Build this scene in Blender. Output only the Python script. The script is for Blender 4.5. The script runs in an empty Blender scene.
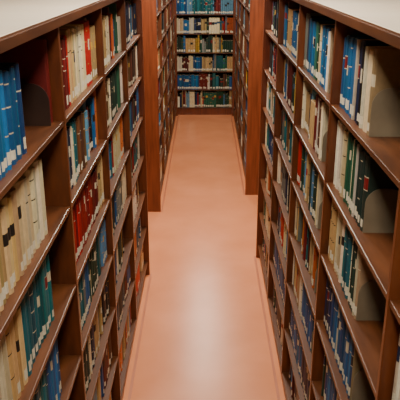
import bpy, math, random
from mathutils import Vector
random.seed(23)
sc = bpy.context.scene

def lin(c):
    r=[]
    for v in c[:3]:
        v=v/255.0
        r.append(v/12.92 if v<=0.04045 else ((v+0.055)/1.055)**2.4)
    return (r[0],r[1],r[2],1.0)

# ------------------------------------------------------------ materials
def base_mat(name, col, rough=0.5):
    m=bpy.data.materials.new(name); m.use_nodes=True
    b=m.node_tree.nodes['Principled BSDF']
    b.inputs['Base Color'].default_value=lin(col)
    b.inputs['Roughness'].default_value=rough
    return m,m.node_tree,b

def noise_mat(name, c1, c2, scale, mapping=(1,1,1), rough=0.5, bump=0.0, detail=4, metal=0.0):
    m,nt,b=base_mat(name,c1,rough)
    N=nt.nodes; L=nt.links
    tc=N.new('ShaderNodeTexCoord'); mp=N.new('ShaderNodeMapping'); mp.inputs['Scale'].default_value=mapping
    no=N.new('ShaderNodeTexNoise'); no.inputs['Scale'].default_value=scale; no.inputs['Detail'].default_value=detail
    cr=N.new('ShaderNodeValToRGB')
    cr.color_ramp.elements[0].position=0.3; cr.color_ramp.elements[1].position=0.7
    cr.color_ramp.elements[0].color=lin(c1); cr.color_ramp.elements[1].color=lin(c2)
    L.new(tc.outputs['Object'],mp.inputs['Vector']); L.new(mp.outputs[0],no.inputs['Vector'])
    L.new(no.outputs['Fac'],cr.inputs['Fac']); L.new(cr.outputs['Color'],b.inputs['Base Color'])
    if bump>0:
        bp=N.new('ShaderNodeBump'); bp.inputs['Strength'].default_value=bump; bp.inputs['Distance'].default_value=0.002
        L.new(no.outputs['Fac'],bp.inputs['Height']); L.new(bp.outputs[0],b.inputs['Normal'])
    b.inputs['Metallic'].default_value=metal
    return m

M_wood = noise_mat('wood_shelf',(66,34,15),(96,53,25),9,(3,0.5,3),0.36,0.05)
M_panel= noise_mat('wood_panel',(92,42,20),(122,60,32),7,(6,6,0.5),0.36,0.05)
M_edge = noise_mat('wood_edge',(76,38,18),(108,56,28),9,(3,3,0.6),0.33)
M_backshade = noise_mat('wood_back_panel_shade',(40,22,13),(54,30,17),9,(3,3,0.6),0.5)  # wood for the back panels, shadow inside the shelves painted in as darker colour
M_top  = noise_mat('cream_laminate',(236,220,196),(242,230,210),3,(1,1,1),0.35)
M_floor= noise_mat('terracotta_floor',(206,126,82),(220,140,96),2.2,(1,1,1),0.25,0.0,8)
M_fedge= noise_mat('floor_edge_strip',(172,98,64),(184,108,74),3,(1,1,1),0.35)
M_wall = noise_mat('wall_plaster',(150,134,112),(160,144,122),3,(1,1,1),0.85)
M_ceil = noise_mat('ceiling_plaster',(130,118,102),(138,126,110),3,(1,1,1),0.9)
M_tanmetal = noise_mat('tan_painted_metal',(124,112,92),(140,127,105),12,(1,1,1),0.38,0,4,0.25)
M_darkmetal= noise_mat('brown_painted_metal',(46,30,23),(56,38,29),12,(1,1,1),0.42)
M_fix,nt,b = base_mat('fixture_housing',(225,225,220),0.5)
M_dif,nt,b = base_mat('fixture_diffuser',(255,245,230),0.5)
b.inputs['Emission Color'].default_value=(1,0.9,0.78,1); b.inputs['Emission Strength'].default_value=4.0

# cloth with per-book colour
M_book,nt,b=base_mat('book_cloth',(200,200,200),0.5)
ca=nt.nodes.new('ShaderNodeVertexColor'); ca.layer_name='Col'
tc=nt.nodes.new('ShaderNodeTexCoord'); no=nt.nodes.new('ShaderNodeTexNoise'); no.inputs['Scale'].default_value=60
nt.links.new(tc.outputs['Object'],no.inputs['Vector'])
mr=nt.nodes.new('ShaderNodeMapRange'); mr.inputs['To Min'].default_value=0.74; mr.inputs['To Max'].default_value=1.14
nt.links.new(no.outputs['Fac'],mr.inputs['Value'])
vm=nt.nodes.new('ShaderNodeVectorMath'); vm.operation='SCALE'
nt.links.new(ca.outputs['Color'],vm.inputs[0]); nt.links.new(mr.outputs[0],vm.inputs['Scale'])
nt.links.new(vm.outputs[0],b.inputs['Base Color'])
M_page = noise_mat('book_pages',(214,190,148),(232,212,174),220,(1,1,0.1),0.85)

# ------------------------------------------------------------ mesh accumulator
class Acc:
    def __init__(s): s.v=[]; s.f=[]; s.m=[]; s.c=[]
    def quad(s,pts,mi=0,col=None):
        i=len(s.v); s.v+=pts; s.f.append(tuple(range(i,i+len(pts)))); s.m.append(mi); s.c.append(col)
    def box(s,x0,x1,y0,y1,z0,z1,mi=0):
        i=len(s.v)
        s.v+=[(x0,y0,z0),(x1,y0,z0),(x1,y1,z0),(x0,y1,z0),(x0,y0,z1),(x1,y0,z1),(x1,y1,z1),(x0,y1,z1)]
        for f in [(0,3,2,1),(4,5,6,7),(0,1,5,4),(1,2,6,5),(2,3,7,6),(3,0,4,7)]:
            s.f.append(tuple(i+k for k in f)); s.m.append(mi); s.c.append(None)
    def make(s,name,mats,flip=False,colors=False,bevel=0):
        me=bpy.data.meshes.new(name)
        fs=[tuple(reversed(f)) for f in s.f] if flip else s.f
        me.from_pydata(s.v,[],fs)
        for m in mats: me.materials.append(m)
        me.polygons.foreach_set('material_index',s.m)
        if colors:
            at=me.color_attributes.new('Col','FLOAT_COLOR','CORNER')
            arr=[]
            for f,c in zip(s.f,s.c):
                c=c or (0.8,0.8,0.8,1)
                arr+=list(c)*len(f)
            at.data.foreach_set('color',arr)
        me.update()
        ob=bpy.data.objects.new(name,me); sc.collection.objects.link(ob)
        if bevel:
            bv=ob.modifiers.new('bevel','BEVEL'); bv.width=bevel; bv.segments=2; bv.limit_method='ANGLE'
        return ob

# ------------------------------------------------------------ dims
A=0.476          # half aisle
HT=2.332         # case height
PITCH=0.31; ROWS=7; TH=0.017; DIV=0.022
DEPTH=0.30
ZS=[HT-0.032-PITCH*(k+1) for k in range(ROWS)]     # top surface z of each shelf (row 1 = top)
YB=11.06

def mapper(side):
    if side=='L': return (lambda u,w,z:(-A-w,u,z)), False
    if side=='R': return (lambda u,w,z:(A+w,u,z)), True
    return (lambda u,w,z:(u,YB+w,z)), True

# ------------------------------------------------------------ bookcase
def bookcase(side,cols,double=True):
    f,_=mapper(side)
    acc=Acc()
    def bx(u0,u1,w0,w1,z0,z1,mi):
        a=f(u0,w0,z0); c=f(u1,w1,z1)
        acc.box(min(a[0],c[0]),max(a[0],c[0]),min(a[1],c[1]),max(a[1],c[1]),z0,z1,mi)
    W=2*DEPTH+0.02 if double else DEPTH+0.02
    u0,u1=cols[0],cols[-1]
    # end panels
    bx(u0-0.03,u0,-0.012,W+0.012,0,HT-0.03,1)
    bx(u1,u1+0.03,-0.012,W+0.012,0,HT-0.03,1)
    # top board with wood edging all round
    bx(u0-0.03,u1+0.03,0.008,W-0.008,HT-0.024,HT+0.001,2)
    bx(u0-0.03,u1+0.03,-0.014,0.008,HT-0.03,HT,0)
    bx(u0-0.03,u1+0.03,W-0.008,W+0.014,HT-0.03,HT,0)
    # back / centre panel
    bx(u0,u1,DEPTH,DEPTH+0.02,0.0,HT-0.03,4)
    # toe kick
    bx(u0,u1,0.02,0.04,0.0,ZS[-1]-TH,1)
    sides=[(0.0,DEPTH)]
    if double:
        bx(u0,u1,W-0.04,W-0.02,0.0,ZS[-1]-TH,1)
        sides.append((DEPTH+0.02,W))
    for (a,b_) in sides:
        for c in cols[1:-1]:
            bx(c-DIV/2,c+DIV/2,a,b_,ZS[-1]-TH,HT-0.03,3)
        for i in range(len(cols)-1):
            l=cols[i]+(DIV/2 if i>0 else 0); r=cols[i+1]-(DIV/2 if i<len(cols)-2 else 0)
            for z in ZS:
                bx(l,r,a+0.002,b_,z-TH,z,0)
    return acc.make('library_bookcase',[M_wood,M_panel,M_top,M_edge,M_backshade],bevel=0.0025)

# ------------------------------------------------------------ books
P={
 'blue':[(22,90,140),(30,104,154),(18,72,120)],
 'teal':[(10,86,96),(20,102,110),(22,90,98)],
 'navy':[(22,34,64),(28,44,78),(18,26,46)],
 'green':[(28,82,60),(38,94,70),(24,64,46)],
 'dkgreen':[(28,52,42),(34,62,50),(38,58,50)],
 'red':[(162,26,22),(178,34,28),(138,22,20)],
 'maroon':[(96,22,20),(108,28,24),(82,20,18)],
 'orange':[(186,88,36),(196,108,46)],
 'brown':[(92,56,34),(112,74,44),(76,48,32)],
 'tan':[(190,156,102),(198,166,114),(180,144,92)],
 'cream':[(218,198,158),(210,188,144),(226,210,176)],
 'white':[(226,216,194),(216,206,182)],
 'grey':[(108,110,106),(84,88,90),(132,130,120)],
 'black':[(22,20,21),(32,30,30)],
 'ltblue':[(86,134,164),(110,148,170)],
 'yellow':[(200,160,64),(190,150,50)],
 'kraft':[(168,142,104),(160,134,98)],
}
MIX=['blue']*7+['teal']*4+['navy']*6+['green']*4+['dkgreen']*6+['red']*4+['maroon']*5+['brown']*5+['tan']*6+['cream']*7+['white']*4+['grey']*5+['black']*4+['ltblue']*3+['orange']*2+['yellow']*1
LABEL=lin((224,214,190))

def add_book(acc,f,u,t,h,dp,w0,z,col,label,band,tilt=0.0):
    ct=math.cos(tilt); st=math.sin(tilt)
    pu=u if tilt>=0 else u+t
    def g(uu,ww,zz):
        du=uu-pu
        nu=pu+du*ct+(zz*math.sin(-tilt))
        nz=zz*ct+du*st
        return f(nu,ww,z+max(nz,0.0))
    bl=min(0.008,t*0.3)
    prof=[(0,bl),(t*0.14,bl*0.35),(t*0.5,0),(t*0.86,bl*0.35),(t,bl)]
    seg=[]
    if label: seg+=[(0.014,col),(0.014+random.choice([0.026,0.034]),LABEL)]
    if band:
        q=random.random()
        if q<0.3:
            b0=h*0.7; seg+=[(b0,col),(b0+h*0.015,band)]
        elif q<0.6:
            b0=h*random.uniform(0.5,0.7); seg+=[(b0,col),(b0+h*0.14,band)]
        elif q<0.85:
            seg+=[(h*0.34,col),(h*0.355,band),(h*0.62,col),(h*0.635,band),(h*0.86,col),(h*0.875,band)]
        else:
            seg+=[(h*0.55,col),(h*0.562,band),(h*0.72,random.choice(TITLE)),(h*0.732,band)]
    seg+=[(h,col)]
    z0=0.0
    for z1,c in seg:
        for j in range(4):
            (ua,wa),(ub,wb)=prof[j],prof[j+1]
            cc=col if (c is LABEL and t>0.03 and j in(0,3)) else c
            acc.quad([g(u+ua,w0+wa,z0),g(u+ub,w0+wb,z0),g(u+ub,w0+wb,z1),g(u+ua,w0+wa,z1)],0,cc)
        z0=z1
    W=w0+dp; bt=min(0.003,t*0.15)
    acc.quad([g(u,W,0),g(u,w0+bl,0),g(u,w0+bl,h),g(u,W,h)],0,col)
    acc.quad([g(u+t,w0+bl,0),g(u+t,W,0),g(u+t,W,h),g(u+t,w0+bl,h)],0,col)
    acc.quad([g(u,w0+bl,h),g(u+bt,w0+bl,h),g(u+bt,W,h),g(u,W,h)],0,col)
    acc.quad([g(u+t-bt,w0+bl,h),g(u+t,w0+bl,h),g(u+t,W,h),g(u+t-bt,W,h)],0,col)
    hi=h-0.004
    acc.quad([g(u+bt,w0+bl,hi),g(u+bt,W,hi),g(u+bt,W,h),g(u+bt,w0+bl,h)],0,col)
    acc.quad([g(u+t-bt,W,hi),g(u+t-bt,w0+bl,hi),g(u+t-bt,w0+bl,h),g(u+t-bt,W,h)],0,col)
    acc.quad([g(u+a,w0+b_,h) for a,b_ in prof],0,col)
    acc.quad([g(u+bt,w0+bl,hi),g(u+t-bt,w0+bl,hi),g(u+t-bt,W-0.004,hi),g(u+bt,W-0.004,hi)],1,None)
    acc.quad([g(u+t-bt,W-0.004,0.003),g(u+bt,W-0.004,0.003),g(u+bt,W-0.004,hi),g(u+t-bt,W-0.004,hi)],1,None)

def pickcol(name):
    c=random.choice(P[name]); j=random.uniform(0.8,1.1)
    return lin(tuple(max(8,min(245,v*j+random.uniform(-5,5))) for v in c))

BANDS=[lin((190,150,66)),lin((204,190,160)),lin((34,26,22)),lin((140,30,26)),lin((50,80,110))]
TITLE=[lin((30,24,24)),lin((120,24,24)),lin((24,40,70)),lin((210,198,170))]

def add_bookend(acc,f,u,w0,z,hgt,wd,mi):
    n=8; pts=[]
    r=wd*0.42; t=0.0025
    for k in range(n+1):
        a=math.pi-k/n*math.pi/2
        pts.append((w0+r+math.cos(a)*r,hgt-r+math.sin(a)*r))
    for k in range(n+1):
        a=math.pi/2-k/n*math.pi/2
        pts.append((w0+wd-r+math.cos(a)*r,hgt-r+math.sin(a)*r))
    pts=[(w0,0.0)]+pts+[(w0+wd,0.0)]
    acc.quad([f(u,w,z+zz) for w,zz in pts],mi)
    acc.quad([f(u+t,w,z+zz) for w,zz in reversed(pts)],mi)
    for k in range(len(pts)-1):
        (wa,za),(wb,zb)=pts[k],pts[k+1]
        acc.quad([f(u,wa,z+za),f(u+t,wa,z+za),f(u+t,wb,z+zb),f(u,wb,z+zb)],mi)
    a=[f(u,w0+0.01,z+0.0015),f(u+0.09,w0+0.01,z+0.0015),f(u+0.09,w0+wd-0.01,z+0.0015),f(u,w0+wd-0.01,z+0.0015)]
    acc.quad(a,mi)

def fill(acc,f,l,r,z,spec=None,rec=0.03):
    seq=[]
    if spec:
        for s in spec: 
            for _ in range(s[1]): seq.append((s[0],s[2],s[3]))
    u=l+0.003; maxh=PITCH-TH-0.014
    state=None; left=0
    idx=0
    while True:
        if seq and idx<len(seq):
            pal,h,t=seq[idx]; idx+=1
            h=h+random.uniform(-0.012,0.008); t=t*random.uniform(0.6,1.2); dp=h*0.72
            colr=pickcol(pal); lab=random.random()<0.85; band=BANDS[1] if pal not in('white','cream','tan') else BANDS[2]
            if random.random()<0.5: band=None
            wj=0.006
        else:
            if left<=0:
                left=random.choice([1,1,1,1,2,2,3,4,6])
                pal=random.choice(MIX)
                bh=random.uniform(0.185,maxh); bt=random.uniform(0.011,0.044)
                bc=pickcol(pal); bb=random.choice(BANDS+[None,None])
                uniform=left>=4
                state=(pal,bh,bt,bc,bb)
            pal,bh,bt,bc,bb=state
            left-=1; wj=0.018
            if uniform: h=bh; t=bt; colr=bc; band=bb; dp=bh*0.7; wj=0.004
            else:
                h=min(maxh,max(0.17,bh+random.uniform(-0.05,0.05))); t=max(0.009,bt*random.uniform(0.5,1.35)); colr=pickcol(pal); dp=h*0.7
                band=random.choice(BANDS+[None,None])
            lab=random.random()<0.8
        h=min(h,maxh)
        if u+t>r-0.003: break
        w0=rec+random.uniform(0,wj)+(0.014 if h<0.2 else 0)
        add_book(acc,f,u,t,h,min(dp,0.24),w0,z,colr,lab,band)
        u+=t+random.uniform(0.0003,0.0015)
    return u

def fill_case(side,cols,over=None,tanp=1.0,rec=0.026,gaps=0.6):
    f,flip=mapper(side); over=over or {}
    acc=Acc(); be=Acc()
    for i in range(len(cols)-1):
        l=cols[i]+(DIV/2 if i>0 else 0); r=cols[i+1]-(DIV/2 if i<len(cols)-2 else 0)
        for k,z in enumerate(ZS):
            o=over.get((i,k))
            if o:
                l2=l+o.get('lo',0); r2=r-o.get('hi',0)
                if o.get('lo',0)>0.03: add_bookend(be,f,l2-0.003,rec+0.006,z,0.15,0.125,o.get('be',0))
                fill(acc,f,l2,r2,z,o.get('spec'),rec=rec)
                for pal,u,t,h,dp in o.get('solo',[]):
                    add_book(acc,f,u,t,h,dp,0.035,z,pickcol(pal),False,None)
                for eu,m in o.get('ends',[]): add_bookend(be,f,eu,0.03,z,0.14,0.14,m)
            else:
                q=random.random()
                lo=0; hi=0
                if q<gaps*0.7: lo=random.uniform(0.08,0.32)
                elif q<gaps: hi=random.uniform(0.1,0.3)
                if lo: add_bookend(be,f,l+lo-0.003,rec+0.006,z,0.15,0.125,0 if random.random()<tanp else 1)
                e=fill(acc,f,l+lo,r-hi,z,rec=rec)
                if hi:
                    h=random.uniform(0.2,0.25); a=math.radians(random.uniform(10,20))
                    add_book(acc,f,e+h*math.sin(a),0.022,h,h*0.7,0.035,z,pickcol(random.choice(MIX)),True,None,tilt=a)
    acc.make('shelved_books',[M_book,M_page],flip=flip,colors=True)
    if be.v: be.make('metal_bookends',[M_tanmetal,M_darkmetal])

def cols_to(end,step,n): return [end-step*(n-i) for i in range(n+1)]
LN=cols_to(4.95,0.925,5); RN=cols_to(5.30,0.95,5)
LF=[6.46+0.91*i for i in range(6)]; LF[-1]=10.98
RF=[7.0+0.99*i for i in range(5)]; RF[-1]=10.98
BK=[-1.5,-0.5,0.5,1.5]

ovL={
 (1,0):dict(spec=[('teal',8,0.25,0.03),('blue',12,0.25,0.032)],hi=0.36,solo=[('maroon',2.13,0.03,0.272,0.24)],ends=[(2.09,1)]),
 (1,1):dict(spec=[('tan',12,0.25,0.036),('cream',14,0.255,0.036)],hi=0.2),
 (1,2):dict(spec=[('cream',5,0.25,0.036),('tan',4,0.25,0.036),('teal',14,0.25,0.036)],hi=0.22),
 (1,3):dict(spec=[('dkgreen',12,0.25,0.03),('teal',6,0.255,0.03),('blue',16,0.255,0.03)],hi=0.2),
 (1,4):dict(spec=[('dkgreen',12,0.25,0.03),('green',6,0.255,0.03),('navy',16,0.255,0.03)],hi=0.2),
 (2,0):dict(spec=[('red',4,0.265,0.034),('maroon',3,0.26,0.034),('red',2,0.26,0.03),('tan',3,0.265,0.03),('cream',8,0.265,0.036)]),
 (2,1):dict(spec=[('blue',2,0.23,0.03),('grey',2,0.24,0.03),('navy',2,0.24,0.03),('cream',2,0.23,0.02),('teal',3,0.24,0.03),('brown',6,0.23,0.03)],lo=0.05,be=1),
 (2,2):dict(spec=[('red',18,0.25,0.032),('maroon',6,0.23,0.03),('tan',8,0.24,0.03)],lo=0.04,be=1),
 (2,3):dict(spec=[('cream',2,0.24,0.03),('teal',3,0.24,0.03),('grey',3,0.24,0.02),('blue',4,0.24,0.03)],lo=0.1,be=1),
 (2,4):dict(spec=[('dkgreen',4,0.24,0.03),('cream',3,0.22,0.02),('navy',4,0.24,0.03),('tan',4,0.24,0.03)],lo=0.14,be=1),
 (3,0):dict(spec=[('brown',3,0.24,0.03),('tan',4,0.24,0.03),('cream',5,0.24,0.03)],lo=0.1,be=1),
 (3,1):dict(spec=[('brown',5,0.24,0.03),('cream',4,0.24,0.03),('dkgreen',9,0.24,0.03)],lo=0.12,be=1),
}
ovR={
 (1,0):dict(lo=0.45,spec=[('kraft',1,0.262,0.05),('cream',1,0.262,0.05),('white',1,0.265,0.03),('black',2,0.262,0.02),('navy',2,0.265,0.03),('white',1,0.26,0.02),('blue',8,0.262,0.035)]),
 (1,1):dict(lo=0.42,spec=[('dkgreen',4,0.255,0.034),('white',1,0.25,0.015),('green',2,0.25,0.034),('cream',1,0.25,0.014),('green',3,0.25,0.03),('cream',3,0.255,0.03),('white',5,0.25,0.02)]),
 (1,2):dict(lo=0.40,spec=[('kraft',1,0.262,0.032),('cream',1,0.262,0.032),('dkgreen',3,0.25,0.03),('white',1,0.26,0.02),('teal',4,0.25,0.03),('cream',5,0.25,0.03)]),
 (1,3):dict(lo=0.36,spec=[('kraft',1,0.25,0.03),('blue',8,0.25,0.034),('white',1,0.25,0.02),('blue',4,0.25,0.03),('navy',6,0.25,0.03)]),
 (1,4):dict(lo=0.30,spec=[('tan',1,0.25,0.03),('green',5,0.25,0.03),('blue',12,0.25,0.03)]),
 (0,1):dict(spec=[('cream',30,0.25,0.03)]),
 (0,2):dict(spec=[('cream',22,0.25,0.03),('white',20,0.26,0.03)]),
 (0,3):dict(spec=[('blue',40,0.25,0.03)]),
 (2,0):dict(lo=0.2,spec=[('kraft',1,0.25,0.025),('white',2,0.25,0.02),('blue',6,0.25,0.03),('cream',2,0.25,0.03),('green',3,0.25,0.03),('blue',6,0.25,0.035)]),
 (2,1):dict(lo=0.26,spec=[('cream',2,0.25,0.03),('brown',3,0.25,0.03),('white',1,0.25,0.03),('maroon',2,0.25,0.03)]),
 (2,2):dict(lo=0.24,spec=[('cream',2,0.25,0.03),('dkgreen',4,0.25,0.03),('ltblue',3,0.25,0.03)]),
 (2,4):dict(lo=0.2,spec=[('blue',12,0.24,0.03),('white',3,0.24,0.03)]),
 (2,5):dict(lo=0.2,spec=[('navy',8,0.24,0.03),('blue',16,0.24,0.03)]),
 (3,0):dict(lo=0.2,spec=[('cream',2,0.24,0.03),('blue',8,0.24,0.03),('tan',6,0.24,0.03)]),
 (3,5):dict(lo=0.1,spec=[('blue',26,0.24,0.03)]),
 (4,5):dict(lo=0.1,spec=[('cream',20,0.24,0.03)]),
}
bookcase('L',LN); fill_case('L',LN,ovL,tanp=0.3)
bookcase('R',RN); fill_case('R',RN,ovR)
bookcase('L',LF); fill_case('L',LF,tanp=0.3)
bookcase('R',RF); fill_case('R',RF)
bookcase('B',BK,double=False)
ovB={(1,1):dict(spec=[('blue',7,0.25,0.03),('ltblue',4,0.25,0.03),('teal',12,0.25,0.03)]),
     (1,2):dict(spec=[('cream',5,0.24,0.03),('blue',3,0.22,0.03),('white',4,0.25,0.02),('navy',4,0.24,0.03),('tan',4,0.23,0.03)]),
     (1,4):dict(spec=[('white',4,0.24,0.03),('maroon',4,0.22,0.03),('cream',5,0.25,0.02),('blue',5,0.24,0.03),('tan',6,0.23,0.03)]),
     (1,5):dict(spec=[('blue',14,0.24,0.03)])}
fill_case('B',BK,ovB,rec=0.015,gaps=0.0)

# ------------------------------------------------------------ room
def slab(name,x0,x1,y0,y1,z0,z1,m):
    a=Acc(); a.box(x0,x1,y0,y1,z0,z1,0); return a.make(name,[m])
RX=3.2; Y0=-2.0; Y1=11.42; CH=3.3
slab('floor',-RX,RX,Y0,Y1,-0.1,0,M_floor)
slab('ceiling',-RX,RX,Y0,Y1,CH,CH+0.1,M_ceil)
slab('wall_left',-RX-0.1,-RX,Y0,Y1,0,CH,M_wall)
slab('wall_right',RX,RX+0.1,Y0,Y1,0,CH,M_wall)
slab('wall_back',-RX,RX,Y1,Y1+0.1,0,CH,M_wall)
slab('wall_front',-RX,RX,Y0-0.1,Y0,0,CH,M_wall)
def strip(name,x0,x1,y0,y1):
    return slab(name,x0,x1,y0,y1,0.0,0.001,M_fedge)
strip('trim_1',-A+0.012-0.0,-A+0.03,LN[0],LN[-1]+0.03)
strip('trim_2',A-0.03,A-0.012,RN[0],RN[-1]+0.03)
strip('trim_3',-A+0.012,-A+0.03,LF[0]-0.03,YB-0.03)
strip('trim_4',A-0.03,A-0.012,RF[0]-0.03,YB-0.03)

# ------------------------------------------------------------ ceiling lights
def fixture(x,y,lx,ly,power):
    a=Acc()
    a.box(x-lx/2,x+lx/2,y-ly/2,y+ly/2,CH-0.06,CH,0)
    a.box(x-lx/2+0.02,x+lx/2-0.02,y-ly/2+0.02,y+ly/2-0.02,CH-0.075,CH-0.06,1)
    a.make('ceiling_light',[M_fix,M_dif],bevel=0.004)
    d=bpy.data.lights.new('fluorescent_lamp','AREA'); d.shape='RECTANGLE'; d.size=lx; d.size_y=ly
    d.energy=power; d.color=(1.0,0.90,0.75)
    o=bpy.data.objects.new('fluorescent_lamp',d); o.location=(x,y,CH-0.09); sc.collection.objects.link(o)
for y,p in [(0.4,50),(2.6,38),(5.7,145),(8.6,32),(10.3,30)]:
    fixture(0,y,0.3,1.2,p)

w=bpy.data.worlds.new('World'); sc.world=w; w.use_nodes=True
w.node_tree.nodes['Background'].inputs[0].default_value=(1,0.9,0.8,1)
w.node_tree.nodes['Background'].inputs[1].default_value=0.1

# ------------------------------------------------------------ camera
F=650.0
cam=bpy.data.cameras.new('camera'); cam.sensor_width=36; cam.lens=36*F/400
co=bpy.data.objects.new('camera',cam); sc.collection.objects.link(co)
p=math.atan(239/F)
co.location=(0,0,2.5)
co.rotation_euler=(math.pi/2-p,0,math.atan(4.5/F/math.cos(p)))
cam.clip_start=0.05
sc.camera=co
